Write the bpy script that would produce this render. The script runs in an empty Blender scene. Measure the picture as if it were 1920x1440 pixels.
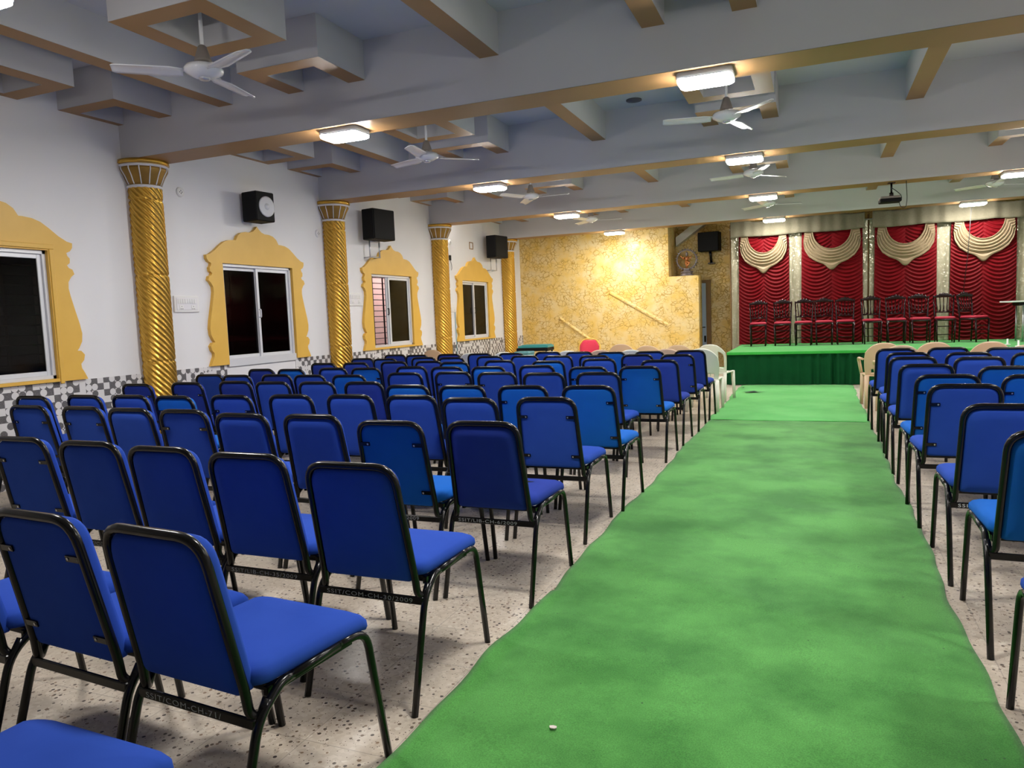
import bpy, bmesh, math, random
from mathutils import Vector, Matrix
random.seed(7)
C = bpy.context.scene.collection
SC = bpy.context.scene
PI = math.pi

# ------------------------------------------------------------------ camera
F_PX, YAW, PITCH, ROLL = 1386.95, 0.3916, -0.0895, -0.0389
CAM = Vector((0, 0, 1.35))
fwd = Vector((-math.sin(YAW)*math.cos(PITCH), math.cos(YAW)*math.cos(PITCH), math.sin(PITCH)))
rgt = Vector((math.cos(YAW), math.sin(YAW), 0)); upv = rgt.cross(fwd)
cr, sr = math.cos(ROLL), math.sin(ROLL)
rgt, upv = cr*rgt + sr*upv, -sr*rgt + cr*upv
cd = bpy.data.cameras.new('camera'); cd.sensor_width = 36; cd.sensor_fit = 'HORIZONTAL'
cd.lens = F_PX/1920*36; cd.clip_start = .05; cd.clip_end = 100
cam = bpy.data.objects.new('camera', cd); C.objects.link(cam)
cam.matrix_world = Matrix(((rgt.x, upv.x, -fwd.x, CAM.x), (rgt.y, upv.y, -fwd.y, CAM.y), (rgt.z, upv.z, -fwd.z, CAM.z), (0, 0, 0, 1)))
SC.camera = cam
# ------------------------------------------------------------------ world, exposure
w = bpy.data.worlds.new('night'); SC.world = w; w.use_nodes = True
w.node_tree.nodes['Background'].inputs[0].default_value = (.02, .025, .04, 1)
w.node_tree.nodes['Background'].inputs[1].default_value = .15
SC.view_settings.view_transform = 'Standard'; SC.view_settings.look = 'None'
SC.view_settings.gamma = 1; SC.view_settings.use_curve_mapping = False
SC.view_settings.exposure = 0.0
LAMP = 170.0        # radiance of the LED panels

# ------------------------------------------------------------------ materials
def nm(name, base, rough=.5, metal=0., spec=.5, emit=None, es=0, coat=0, sheen=0):
    m = bpy.data.materials.new(name); m.use_nodes = True
    b = m.node_tree.nodes['Principled BSDF']
    b.inputs['Base Color'].default_value = (*base, 1); b.inputs['Roughness'].default_value = rough
    b.inputs['Metallic'].default_value = metal; b.inputs['Specular IOR Level'].default_value = spec
    if coat: b.inputs['Coat Weight'].default_value = coat; b.inputs['Coat Roughness'].default_value = .15
    if sheen: b.inputs['Sheen Weight'].default_value = sheen
    if emit: b.inputs['Emission Color'].default_value = (*emit, 1); b.inputs['Emission Strength'].default_value = es
    return m
class NT:
    def __init__(s, m):
        s.t = m.node_tree; s.b = s.t.nodes['Principled BSDF']; s.tc = s.t.nodes.new('ShaderNodeTexCoord')
    def n(s, typ, **k):
        x = s.t.nodes.new('ShaderNode'+typ)
        for a, v in k.items():
            if a in x.inputs.keys() and not hasattr(type(x), a):
                x.inputs[a].default_value = v
            else: setattr(x, a, v)
        return x
    def l(s, a, b): s.t.links.new(a, b)
    def val(s, sock, v):
        if hasattr(v, 'links') or isinstance(v, bpy.types.NodeSocket): s.l(v, sock)
        else: sock.default_value = v
    def math(s, op, a, b=0.):
        x = s.t.nodes.new('ShaderNodeMath'); x.operation = op
        s.val(x.inputs[0], a); s.val(x.inputs[1], b); return x.outputs[0]
    def mix(s, f, a, b, blend='MIX'):
        x = s.t.nodes.new('ShaderNodeMix'); x.data_type = 'RGBA'; x.blend_type = blend
        s.val(x.inputs[0], f); s.val(x.inputs[6], a); s.val(x.inputs[7], b); return x.outputs[2]
    def ramp(s, f, stops):
        x = s.t.nodes.new('ShaderNodeValToRGB'); e = x.color_ramp.elements
        while len(e) < len(stops): e.new(.5)
        for q, (p, c) in zip(e, stops): q.position = p; q.color = (*c, 1) if len(c) == 3 else c
        s.l(f, x.inputs[0]); return x.outputs[0]
    def noise(s, scale, detail=3, rough=.5, vec=None, coord='Object'):
        x = s.t.nodes.new('ShaderNodeTexNoise'); x.inputs['Scale'].default_value = scale
        x.inputs['Detail'].default_value = detail; x.inputs['Roughness'].default_value = rough
        s.l(vec or s.tc.outputs[coord], x.inputs['Vector']); return x.outputs['Fac']
    def vor(s, scale, feature='F1', rnd=1., vec=None, coord='Object'):
        x = s.t.nodes.new('ShaderNodeTexVoronoi'); x.feature = feature
        x.inputs['Scale'].default_value = scale; x.inputs['Randomness'].default_value = rnd
        s.l(vec or s.tc.outputs[coord], x.inputs['Vector']); return x
    def bump(s, h, strength=.2, dist=.01):
        x = s.t.nodes.new('ShaderNodeBump'); x.inputs['Strength'].default_value = strength
        x.inputs['Distance'].default_value = dist; s.l(h, x.inputs['Height']); s.l(x.outputs[0], s.b.inputs['Normal'])
    def col(s, c): s.l(c, s.b.inputs['Base Color'])
c4 = lambda c: (*c, 1)
def mottled(name, a, b, scale, rough=.6, bump=0, bscale=200, **k):
    m = nm(name, a, rough, **k); t = NT(m)
    t.col(t.mix(t.noise(scale, 4), c4(a), c4(b)))
    if bump: t.bump(t.noise(bscale, 2), bump, .002)
    return m
M = {}
M['white_wall'] = mottled('white_wall', (.80, .80, .82), (.74, .74, .75), 1.3, .55)
M['ceiling'] = mottled('ceiling_paint', (.57, .57, .59), (.52, .52, .54), 1.5, .7)
M['tan'] = mottled('tan_paint', (.36, .20, .078), (.30, .165, .06), 2.5, .5)
M['gold_flat'] = mottled('gold_flat_paint', (.80, .49, .085), (.70, .41, .06), 5, .42)
M['gold'] = mottled('gold_gloss_paint', (.70, .42, .07), (.60, .34, .045), 9, .27, metal=.7)
M['gold_dark'] = mottled('antique_gold', (.36, .21, .04), (.25, .14, .02), 12, .4, metal=.4)
M['white_trim'] = nm('white_trim', (.75, .74, .76), .5)
M['alu'] = nm('white_aluminium', (.72, .73, .76), .35, .2)
M['black_metal'] = nm('black_tube', (.0025, .0025, .003), .24, spec=.4)
M['black_plastic'] = mottled('black_cabinet', (.003, .003, .0035), (.005, .005, .005), 30, .6, spec=.18)
M['grille_bar'] = nm('dark_bar', (.02, .014, .012), .5)
M['steel'] = nm('steel', (.55, .56, .6), .3, .8)
M['white_plastic'] = nm('white_plastic', (.78, .78, .77), .35)
M['white_enamel'] = nm('white_enamel', (.74, .75, .78), .25, coat=.3)
M['grey_plastic'] = nm('grey_plastic', (.25, .22, .2), .5)
M['speaker_cone'] = nm('speaker_cone', (.62, .63, .66), .5)
M['beige_plastic'] = mottled('beige_plastic', (.66, .47, .31), (.60, .42, .28), 8, .4)
M['cream_plastic'] = mottled('cream_plastic', (.70, .70, .60), (.64, .64, .54), 8, .38)
M['red_fabric'] = nm('red_fabric', (.62, .03, .07), .8)
M['teal'] = mottled('teal_paint', (.03, .26, .27), (.05, .33, .32), 10, .5)
M['teal_pale'] = mottled('teal_cloth', (.12, .32, .36), (.09, .26, .3), 10, .7)
M['mahogany'] = mottled('dark_mahogany', (.016, .003, .004), (.010, .002, .003), 20, .2, spec=.35)
M['maroon_pad'] = nm('maroon_pad', (.40, .010, .035), .7)
M['black_cable'] = nm('black_cable', (.01, .01, .01), .5)
M['blue_door'] = mottled('blue_door', (.55, .70, .88), (.48, .62, .80), 3, .5)
M['brown_wood'] = mottled('brown_wood', (.30, .17, .06), (.22, .12, .04), 9, .5)
M['stone_dark'] = nm('dark_stone', (.10, .09, .10), .6)
M['pewter'] = mottled('pewter', (.20, .17, .17), (.13, .11, .11), 20, .4, metal=.5)
M['copper'] = mottled('copper_orange', (.42, .15, .03), (.30, .09, .02), 16, .4, metal=.3)
M['pink_wall'] = None
M['lamp'] = nm('lamp_diffuser', (1, 1, 1), .5, emit=(1.0, .97, .93), es=LAMP)
M['letter'] = nm('letter_paint', (.32, .33, .34), .6)
M['lightletter'] = nm('bright_letter_paint', (.6, .62, .64), .6)
M['black_hole'] = nm('dark_tear', (.006, .02, .012), .9)
M['paper'] = nm('paper', (.75, .66, .62), .8)

def fabric(name, c, d):
    m = nm(name, c, .9); t = NT(m)
    t.col(t.mix(t.noise(7, 3), c4(c), c4(d))); t.bump(t.noise(420, 1), .12, .001)
    m.node_tree.nodes['Principled BSDF'].inputs['Specular IOR Level'].default_value = .12
    return m
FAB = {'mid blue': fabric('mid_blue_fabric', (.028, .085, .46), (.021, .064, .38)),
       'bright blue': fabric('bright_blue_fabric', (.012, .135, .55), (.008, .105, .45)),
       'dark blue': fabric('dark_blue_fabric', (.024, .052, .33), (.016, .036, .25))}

def floor_mat():
    m = nm('terrazzo', (.6, .55, .5), .38); t = NT(m)
    big = t.vor(62); small = t.vor(125)
    chip = t.ramp(big.outputs['Color'], [(0, (.46, .38, .29)), (.35, (.66, .58, .48)), (.7, (.56, .48, .38)), (1, (.76, .70, .60))])
    dk = t.vor(40); sp = t.math('LESS_THAN', dk.outputs['Distance'], .26)
    sep = t.n('SeparateColor'); t.l(dk.outputs['Color'], sep.inputs[0])
    sel = t.math('GREATER_THAN', sep.outputs[0], .42)
    fac = t.math('MULTIPLY', sp, sel)
    dcol = t.ramp(sep.outputs[1], [(0, (.05, .04, .035)), (.55, (.14, .10, .07)), (1, (.3, .2, .12))])
    base = t.mix(fac, chip, dcol)
    sd = t.n('SeparateColor'); t.l(small.outputs['Color'], sd.inputs[0])
    f2 = t.math('MULTIPLY', t.math('LESS_THAN', small.outputs['Distance'], .3), t.math('GREATER_THAN', sd.outputs[0], .82))
    base = t.mix(f2, base, (.2, .15, .11, 1))
    dirt = t.ramp(t.noise(1.1, 4, .6), [(.35, (.84, .82, .80)), (.65, (1, 1, 1))])
    base = t.mix(1., base, dirt, 'MULTIPLY')
    br = t.n('TexBrick'); br.offset = 0; br.inputs['Scale'].default_value = 1
    br.inputs['Brick Width'].default_value = .31; br.inputs['Row Height'].default_value = .31
    br.inputs['Mortar Size'].default_value = .0018; br.inputs['Mortar Smooth'].default_value = .2
    t.l(t.tc.outputs['Object'], br.inputs['Vector'])
    t.col(t.mix(t.math('MULTIPLY', br.outputs['Fac'], .55), base, (.22, .19, .16, 1)))
    return m
M['floor'] = floor_mat()

def green_mat(name, a, b):
    m = nm(name, a, .95, spec=.15, sheen=.2); t = NT(m)
    g = t.mix(t.ramp(t.noise(1.6, 5, .62), [(.36, (0, 0, 0)), (.62, (1, 1, 1))]), c4(a), c4(b))
    fine = t.ramp(t.noise(230, 2), [(.3, (.70, .70, .70)), (.7, (1.18, 1.18, 1.18))])
    g = t.mix(1., g, fine, 'MULTIPLY')
    sv = t.vor(13); sp = t.n('SeparateColor'); t.l(sv.outputs['Color'], sp.inputs[0])
    f = t.math('MULTIPLY', t.math('LESS_THAN', sv.outputs['Distance'], .05), t.math('GREATER_THAN', sp.outputs[0], .55))
    t.col(t.mix(f, g, (.03, .10, .03, 1)))
    t.bump(t.noise(300, 2), .3, .002)
    return m
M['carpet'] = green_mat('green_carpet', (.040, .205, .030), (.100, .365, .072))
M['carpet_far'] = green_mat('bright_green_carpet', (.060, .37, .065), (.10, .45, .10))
M['stage_green'] = green_mat('stage_green', (.03, .33, .045), (.05, .40, .06))
M['skirt'] = mottled('dark_green_cloth', (.003, .060, .017), (.002, .042, .012), 6, .85, spec=.1)
M['curtain_red'] = mottled('red_satin', (.155, .0015, .0045), (.105, .001, .0035), 8, .6, spec=.12)
M['swag'] = mottled('cream_satin', (.30, .23, .145), (.24, .175, .10), 9, .6, spec=.2)
def sequin():
    m = nm('cream_sequin', (.5, .46, .34), .5); t = NT(m)
    v = t.vor(55); s = t.n('SeparateColor'); t.l(v.outputs['Color'], s.inputs[0])
    hi = t.math('GREATER_THAN', s.outputs[0], .86)
    t.col(t.mix(hi, t.mix(t.noise(6, 3), (.23, .205, .13, 1), (.31, .28, .19, 1)), (.85, .80, .62, 1)))
    t.l(t.math('MULTIPLY', hi, .6), t.b.inputs['Metallic'])
    t.l(t.ramp(hi, [(0, (.6, .6, .6)), (1, (.2, .2, .2))]), t.b.inputs['Roughness'])
    n = t.n('NormalMap') if False else None
    t.bump(s.outputs[1], .5, .004)
    return m
M['sequin'] = sequin()
def valance_mat():
    m = nm('beige_velvet', (.36, .32, .24), .85); t = NT(m)
    t.col(t.mix(t.noise(38, 4, .7), (.10, .088, .055, 1), (.18, .16, .105, 1))); return m
M['valance'] = valance_mat()

def crackle():
    m = nm('gold_crackle', (.8, .6, .2), .38); t = NT(m)
    mp = t.n('Mapping'); mp.inputs['Scale'].default_value = (1, 1, 1.25); t.l(t.tc.outputs['Object'], mp.inputs[0])
    nz = t.n('TexNoise'); nz.inputs['Scale'].default_value = 2.2; nz.inputs['Detail'].default_value = 3; t.l(mp.outputs[0], nz.inputs[0])
    add = t.n('VectorMath'); add.operation = 'MULTIPLY_ADD'; t.l(nz.outputs['Color'], add.inputs[0]); add.inputs[1].default_value = (.35, .35, .35); t.l(mp.outputs[0], add.inputs[2])
    v = t.vor(10.5, 'DISTANCE_TO_EDGE', vec=add.outputs[0])
    line = t.ramp(v.outputs['Distance'], [(.0, (1, 1, 1)), (.035, (.7, .7, .7)), (.085, (0, 0, 0))])
    gate = t.ramp(t.noise(5.5, 2), [(.38, (0, 0, 0)), (.52, (1, 1, 1))])
    f = t.math('MULTIPLY', line, gate)
    base = t.mix(t.ramp(t.noise(3.2, 5, .65), [(.35, (0, 0, 0)), (.65, (1, 1, 1))]), (.82, .55, .13, 1), (.82, .66, .34, 1))
    t.col(t.mix(f, base, (.52, .29, .035, 1)))
    t.bump(t.math('SUBTRACT', 1., f), .5, .012)
    return m
M['crackle'] = crackle()

def dado():
    m = nm('dado_tile', (.8, .8, .8), .3); t = NT(m)
    sx = t.n('SeparateXYZ'); t.l(t.tc.outputs['Object'], sx.inputs[0])
    cell = .066
    py = t.math('DIVIDE', sx.outputs[1], cell); pz = t.math('DIVIDE', sx.outputs[2], cell)
    fy = t.math('SUBTRACT', t.math('FRACT', py), .5); fz = t.math('SUBTRACT', t.math('FRACT', pz), .5)
    d = t.math('SQRT', t.math('ADD', t.math('MULTIPLY', fy, fy), t.math('MULTIPLY', fz, fz)))
    cx = t.n('CombineXYZ'); t.l(t.math('FLOOR', py), cx.inputs[0]); t.l(t.math('FLOOR', pz), cx.inputs[1])
    wn = t.n('TexWhiteNoise'); wn.noise_dimensions = '3D'; t.l(cx.outputs[0], wn.inputs['Vector'])
    circ = t.math('LESS_THAN', d, .50)
    par = t.math('ABSOLUTE', t.math('MODULO', t.math('ADD', t.math('FLOOR', py), t.math('FLOOR', pz)), 2.))
    thr = t.math('ADD', .90, t.math('MULTIPLY', par, -.66))
    w2 = t.n('TexWhiteNoise'); w2.noise_dimensions = '4D'; w2.inputs['W'].default_value = 3.7; t.l(cx.outputs[0], w2.inputs['Vector'])
    hatch = t.ramp(t.noise(170, 1), [(.35, (.085, .08, .085)), (.65, (.17, .165, .17))])
    g1 = t.mix(t.math('GREATER_THAN', wn.outputs['Value'], thr), (.70, .69, .70, 1), hatch)
    star = t.mix(t.math('GREATER_THAN', w2.outputs['Value'], .55), hatch, (.70, .69, .70, 1))
    t.col(t.mix(circ, star, g1))
    return m
M['dado'] = dado()
def pinkwall():
    m = nm('pink_wall', (.62, .42, .40), .8); t = NT(m)
    br = t.n('TexBrick'); br.inputs['Scale'].default_value = 1; br.inputs['Brick Width'].default_value = .4; br.inputs['Row Height'].default_value = .2
    br.inputs['Mortar Size'].default_value = .006
    br.inputs['Color1'].default_value = (.62, .42, .40, 1); br.inputs['Color2'].default_value = (.58, .38, .36, 1); br.inputs['Mortar'].default_value = (.5, .34, .32, 1)
    mp = t.n('Mapping'); mp.inputs['Rotation'].default_value = (PI/2, 0, PI/2); t.l(t.tc.outputs['Object'], mp.inputs[0]); t.l(mp.outputs[0], br.inputs['Vector'])
    t.col(br.outputs['Color']); return m
M['pink_wall'] = pinkwall()
def glass():
    m = bpy.data.materials.new('tinted_glass'); m.use_nodes = True; nt = m.node_tree; nt.nodes.clear()
    o = nt.nodes.new('ShaderNodeOutputMaterial'); mx = nt.nodes.new('ShaderNodeMixShader')
    tr = nt.nodes.new('ShaderNodeBsdfTransparent'); tr.inputs[0].default_value = (.33, .28, .25, 1)
    gl = nt.nodes.new('ShaderNodeBsdfGlossy'); gl.inputs['Roughness'].default_value = .06; gl.inputs[0].default_value = (.55, .55, .58, 1)
    fr = nt.nodes.new('ShaderNodeFresnel'); fr.inputs[0].default_value = 1.35
    nt.links.new(fr.outputs[0], mx.inputs[0]); nt.links.new(tr.outputs[0], mx.inputs[1]); nt.links.new(gl.outputs[0], mx.inputs[2]); nt.links.new(mx.outputs[0], o.inputs[0])
    return m
M['glass'] = glass()

# ------------------------------------------------------------------ mesh helpers
def fil(pts, r, n=5, closed=False):
    P = [Vector(p) for p in pts]; out = []
    N = len(P)
    for i, p in enumerate(P):
        if not closed and i in (0, N-1): out.append(p); continue
        a, b = P[i-1], P[(i+1) % N]
        ra = r[i] if isinstance(r, (list, tuple)) else r
        d1, d2 = (a-p), (b-p); q = min(ra, d1.length*.49, d2.length*.49)
        s, e = p + d1.normalized()*q, p + d2.normalized()*q
        for k in range(n+1):
            t = k/n; out.append((1-t)**2*s + 2*t*(1-t)*p + t*t*e)
    return out
class MB:
    def __init__(s): s.v, s.f, s.m, s.s = [], [], [], []
    def add(s, vs, fs, mi=0, smooth=True):
        o = len(s.v); s.v += [tuple(v) for v in vs]
        for f in fs: s.f.append([i+o for i in f]); s.m.append(mi); s.s.append(smooth)
        return s
    def box(s, lo, hi, mi=0):
        (a, b, c), (d, e, f) = lo, hi
        return s.add([(a,b,c),(d,b,c),(d,e,c),(a,e,c),(a,b,f),(d,b,f),(d,e,f),(a,e,f)],
            [(0,3,2,1),(4,5,6,7),(0,1,5,4),(1,2,6,5),(2,3,7,6),(3,0,4,7)], mi, False)
    def rbox(s, lo, hi, b=.01, mi=0, mat=None):
        c = [(lo[i]+hi[i])/2 for i in range(3)]; h = [(hi[i]-lo[i])/2 for i in range(3)]; b = min([b]+[x*.95 for x in h])
        V = []; idx = {}
        for sx in (-1,1):
            for sy in (-1,1):
                for sz in (-1,1):
                    sg = (sx,sy,sz)
                    for ax in range(3):
                        p = [c[i]+sg[i]*(h[i]-(0 if i == ax else b)) for i in range(3)]
                        idx[(sg,ax)] = len(V); V.append(p)
        Fs = []
        for ax in range(3):
            u, w_ = (ax+1) % 3, (ax+2) % 3
            for sa in (-1,1):
                q = []
                for su, sw in ((-1,-1),(1,-1),(1,1),(-1,1)):
                    sg = [0,0,0]; sg[ax] = sa; sg[u] = su; sg[w_] = sw; q.append(idx[(tuple(sg),ax)])
                Fs.append(q if sa > 0 else q[::-1])
        for ax in range(3):
            u, w_ = (ax+1) % 3, (ax+2) % 3
            for su in (-1,1):
                for sw in (-1,1):
                    def g(sa, a):
                        sg = [0,0,0]; sg[ax] = sa; sg[u] = su; sg[w_] = sw; return idx[(tuple(sg),a)]
                    q = [g(-1,u), g(1,u), g(1,w_), g(-1,w_)]
                    Fs.append(q[::-1] if su*sw > 0 else q)
        for sx in (-1,1):
            for sy in (-1,1):
                for sz in (-1,1):
                    sg = (sx,sy,sz); q = [idx[(sg,0)],idx[(sg,1)],idx[(sg,2)]]
                    Fs.append(q if sx*sy*sz > 0 else q[::-1])
        if mat: V = [mat @ Vector(p) for p in V]
        return s.add(V, Fs, mi, False)
    def tube(s, pts, r, n=8, mi=0, closed=False, caps=True, flat=None):
        P = [Vector(p) for p in pts]; N = len(P); T = []
        for i in range(N):
            a = P[i-1] if (i or closed) else P[0]; b = P[(i+1) % N] if (i < N-1 or closed) else P[-1]
            d = (b-a); T.append(d.normalized() if d.length > 1e-9 else Vector((0,0,1)))
        ref = Vector((0,0,1)) if abs(T[0].z) < .9 else Vector((0,1,0))
        u = T[0].cross(ref).normalized(); V = []
        for i in range(N):
            u = (u - T[i]*u.dot(T[i])).normalized(); v = T[i].cross(u)
            ri = r[i] if isinstance(r, (list, tuple)) else r
            for k in range(n):
                a = 2*PI*k/n; V.append(P[i] + ri*(math.cos(a)*u + math.sin(a)*v*(flat or 1)))
        Fs = []
        for i in range(N if closed else N-1):
            j = (i+1) % N
            for k in range(n): Fs.append((i*n+k, i*n+(k+1) % n, j*n+(k+1) % n, j*n+k))
        s.add(V, Fs, mi, True)
        if caps and not closed:
            o = len(s.v)-len(V)
            s.f.append([o+k for k in range(n)][::-1]); s.m.append(mi); s.s.append(False)
            s.f.append([o+(N-1)*n+k for k in range(n)]); s.m.append(mi); s.s.append(False)
        return s
    def lathe(s, prof, n=24, c=(0,0,0), mi=0, smooth=True, mat=None):
        V = []; Fs = []
        for r, z in prof:
            for k in range(n):
                a = 2*PI*k/n; V.append(Vector((c[0]+r*math.cos(a), c[1]+r*math.sin(a), c[2]+z)))
        L = len(prof)
        for i in range(L-1):
            for k in range(n): Fs.append((i*n+k, i*n+(k+1) % n, (i+1)*n+(k+1) % n, (i+1)*n+k))
        if prof[0][0] > 1e-6: Fs.append([k for k in range(n)][::-1])
        if prof[-1][0] > 1e-6: Fs.append([(L-1)*n+k for k in range(n)])
        if mat: V = [mat @ v for v in V]
        return s.add(V, Fs, mi, smooth)
    def grid(s, fn, nu, nv, mi=0, skip=None):
        V = [fn(i/nu, j/nv) for j in range(nv+1) for i in range(nu+1)]
        Fs = [(j*(nu+1)+i, j*(nu+1)+i+1, (j+1)*(nu+1)+i+1, (j+1)*(nu+1)+i) for j in range(nv) for i in range(nu) if not (skip and skip((i+.5)/nu, (j+.5)/nv))]
        return s.add(V, Fs, mi, True)
    def loft(s, loops, mi=0, cap0=True, cap1=True):
        n = len(loops[0]); V = [p for L in loops for p in L]; Fs = []
        for i in range(len(loops)-1):
            for k in range(n): Fs.append((i*n+k, i*n+(k+1) % n, (i+1)*n+(k+1) % n, (i+1)*n+k))
        if cap0: Fs.append(list(range(n))[::-1])
        if cap1: Fs.append([(len(loops)-1)*n+k for k in range(n)])
        return s.add(V, Fs, mi, True)
    def mesh(s, name, mats):
        me = bpy.data.meshes.new(name); me.from_pydata(s.v, [], s.f)
        for m in (mats if isinstance(mats, (list, tuple)) else [mats]): me.materials.append(m)
        me.polygons.foreach_set('material_index', s.m); me.polygons.foreach_set('use_smooth', s.s)
        me.update(); return me
    def solidify(s, name, mats, th):
        me = s.mesh(name, mats); bm = bmesh.new(); bm.from_mesh(me)
        bmesh.ops.remove_doubles(bm, verts=bm.verts, dist=1e-5)
        bmesh.ops.recalc_face_normals(bm, faces=bm.faces)
        bmesh.ops.solidify(bm, geom=bm.faces[:], thickness=th)
        for f in bm.faces: f.smooth = True
        bm.to_mesh(me); bm.free(); return me
def ob(name, me, parent=None, loc=None, rz=0):
    o = bpy.data.objects.new(name, me); C.objects.link(o)
    if parent: o.parent = parent
    if loc: o.location = loc
    if rz: o.rotation_euler = (0, 0, rz)
    return o
def tag(o, label=None, cat=None, group=None, kind=None):
    if label: o['label'] = label
    if cat: o['category'] = cat
    if group: o['group'] = group
    if kind: o['kind'] = kind
    return o
def thing(name, label, cat, loc=(0,0,0), rz=0, group=None):
    o = bpy.data.objects.new(name, None); C.objects.link(o); o.location = loc; o.rotation_euler = (0,0,rz)
    o.empty_display_size = .1
    return tag(o, label, cat, group)
def struct(name, mb, mats, parent=None):
    o = ob(name, mb.mesh(name, mats), parent)
    if not parent: o['kind'] = 'structure'
    return o
def rrect(hx, hy, r, n=4, cx=0, cy=0):
    out = []
    for sx, sy, a0 in ((1,1,0),(-1,1,PI/2),(-1,-1,PI),(1,-1,1.5*PI)):
        for k in range(n+1):
            a = a0+PI/2*k/n; out.append((cx+sx*(hx-r)+r*math.cos(a), cy+sy*(hy-r)+r*math.sin(a)))
    return out
ORD = ['', 'first', 'second', 'third', 'fourth', 'fifth', 'sixth', 'seventh', 'eighth', 'ninth', 'tenth', 'eleventh', 'twelfth', 'thirteenth']

def unproj(px, py, z):
    d = (px-960)/F_PX*rgt - (py-720)/F_PX*upv + fwd
    t = (z-CAM.z)/d.z; return CAM + t*d

# ------------------------------------------------------------------ room constants
WX, RX, Y0, Y1, YB = -6.62, 5.6, -6.0, 16.83, 17.9
ZC, ZS, ZJ = 3.80, 3.12, 3.465
BY = [2.61, 5.91, 9.21, 12.51, 15.82]; BW = .19
BAY = [4.26, 7.56, 10.86, 14.165]
MODX = [-6.30, -4.05, -.79, 2.63]

# floor, ceiling
b = MB(); b.box((WX-.2, Y0, -.1), (RX+.2, YB+.1, 0)); struct('floor', b, M['floor'])
b = MB(); b.box((WX-.2, Y0-.2, ZC), (RX+.2, YB+.1, ZC+.12)); struct('ceiling', b, M['ceiling'])
# left wall with four window openings
WIN = [4.16, 7.63, 10.85, 14.16]; HO = .635; ZB, ZT = .945, 2.135
b = MB(); ys = [Y0-.2]
for c in WIN: ys += [c-HO, c+HO]
ys.append(Y1+.001)
for i in range(len(ys)-1):
    if i % 2 == 0: b.box((WX-.2, ys[i], 0), (WX, ys[i+1], ZC))
    else: b.box((WX-.2, ys[i], 0), (WX, ys[i+1], ZB)); b.box((WX-.2, ys[i], ZT), (WX, ys[i+1], ZC))
struct('wall_left', b, M['white_wall'])
b = MB(); b.box((RX, Y0-.2, 0), (RX+.2, YB+.1, ZC)); struct('wall_right', b, M['white_wall'])
b = MB(); b.box((WX, Y0-.2, 0), (RX, Y0, ZC)); struct('wall_rear', b, M['white_wall'])
# patterned dado on the left wall
b = MB()
segs = [(Y0, BY[1]-.15), (BY[1]+.15, WIN[1]-.66), (WIN[1]+.63, BY[2]-.15), (BY[2]+.15, BY[3]-.15), (BY[3]+.15, BY[4]-.15), (BY[4]+.15, Y1)]
for a, c in segs: b.box((WX, a, 0), (WX+.012, c, .91))
struct('baseboard_left', b, M['dado'])
b = MB(); b.box((WX, WIN[1]-.655, 0), (WX+.010, WIN[1]+.625, .87)); struct('trim_1', b, M['white_trim'])

# front wall: golden crackle wall, box under the niche, recess
b = MB(); b.box((WX-.2, Y1, 0), (-3.05, YB+.1, ZC))
wf = struct('wall_front', b, M['crackle'])
b = MB(); b.box((-3.05, Y1, 0), (-2.40, Y1+.5, 2.125)); struct('wall_ledge', b, M['crackle'])
b = MB(); b.box((-3.05, YB, 0), (RX, YB+.1, ZC)); struct('wall_back', b, M['crackle'])
def ridge(x0, z0, x1, z1, w_):
    bb = MB(); d = Vector((x1-x0, 0, z1-z0)).normalized(); n = Vector((-d.z, 0, d.x))*w_
    A, B = Vector((x0, Y1, z0)), Vector((x1, Y1, z1)); o = Vector((0, -.03, 0))
    bb.add([A+n, A-n, B-n, B+n, A+n*.3+o, A-n*.3+o, B-n*.3+o, B+n*.3+o], [(4,5,6,7),(0,1,5,4),(1,2,6,5),(2,3,7,6),(3,0,4,7)], 0, False)
    return ob('ridge', bb.mesh('ridge', M['crackle']), wf)
ridge(-4.42, 1.84, -3.07, 1.02, .05); ridge(-5.65, 1.29, -4.70, .60, .04)
b = MB(); b.add([(-3.02, YB-.25, 2.86), (-3.02, YB, 2.86), (-2.30, YB, 3.36), (-2.30, YB-.25, 3.36), (-3.02, YB-.25, 3.06), (-3.02, YB, 3.06), (-2.30, YB, 3.56), (-2.30, YB-.25, 3.56)],
    [(0,3,2,1),(4,5,6,7),(0,1,5,4),(1,2,6,5),(2,3,7,6),(3,0,4,7)], 0, False); struct('trim_2', b, M['white_trim'])
# blue door behind the box
d1 = tag(bpy.data.objects.new('door_1', None), kind='structure'); C.objects.link(d1)
b = MB(); b.rbox((-2.98, YB-.05, 0), (-2.37, YB-.01, 1.98), .004)
for z0, z1 in ((.15, .85), (1.0, 1.85)): b.rbox((-2.9, YB-.06, z0), (-2.45, YB-.045, z1), .004)
ob('door_panel', b.mesh('door_panel', M['blue_door']), d1)
b = MB(); b.box((-2.37, YB-.09, 0), (-2.27, YB-.001, 2.05)); b.box((-3.04, YB-.09, 1.985), (-2.37, YB-.001, 2.05))
ob('door_frame', b.mesh('door_frame', M['brown_wood']), d1)
b = MB(); b.tube([(-2.41, YB-.05, .95), (-2.41, YB-.11, .95)], .012); b.tube([(-2.41, YB-.11, .95), (-2.5, YB-.11, .95)], .01)
b.rbox((-2.43, YB-.07, .60), (-2.39, YB-.05, .75), .004); ob('door_handle', b.mesh('door_handle', M['black_metal']), d1)

# beams
for i, y in enumerate(BY):
    b = MB(); b.box((WX, y-BW, ZS+.002), (RX, y+BW, ZC)); b.add([(WX, y-BW, ZS), (RX, y-BW, ZS), (RX, y+BW, ZS), (WX, y+BW, ZS)], [(0,3,2,1)], 1, False)
    tag(struct('ceiling_beam', b, [M['ceiling'], M['tan']]), kind='structure')
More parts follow.
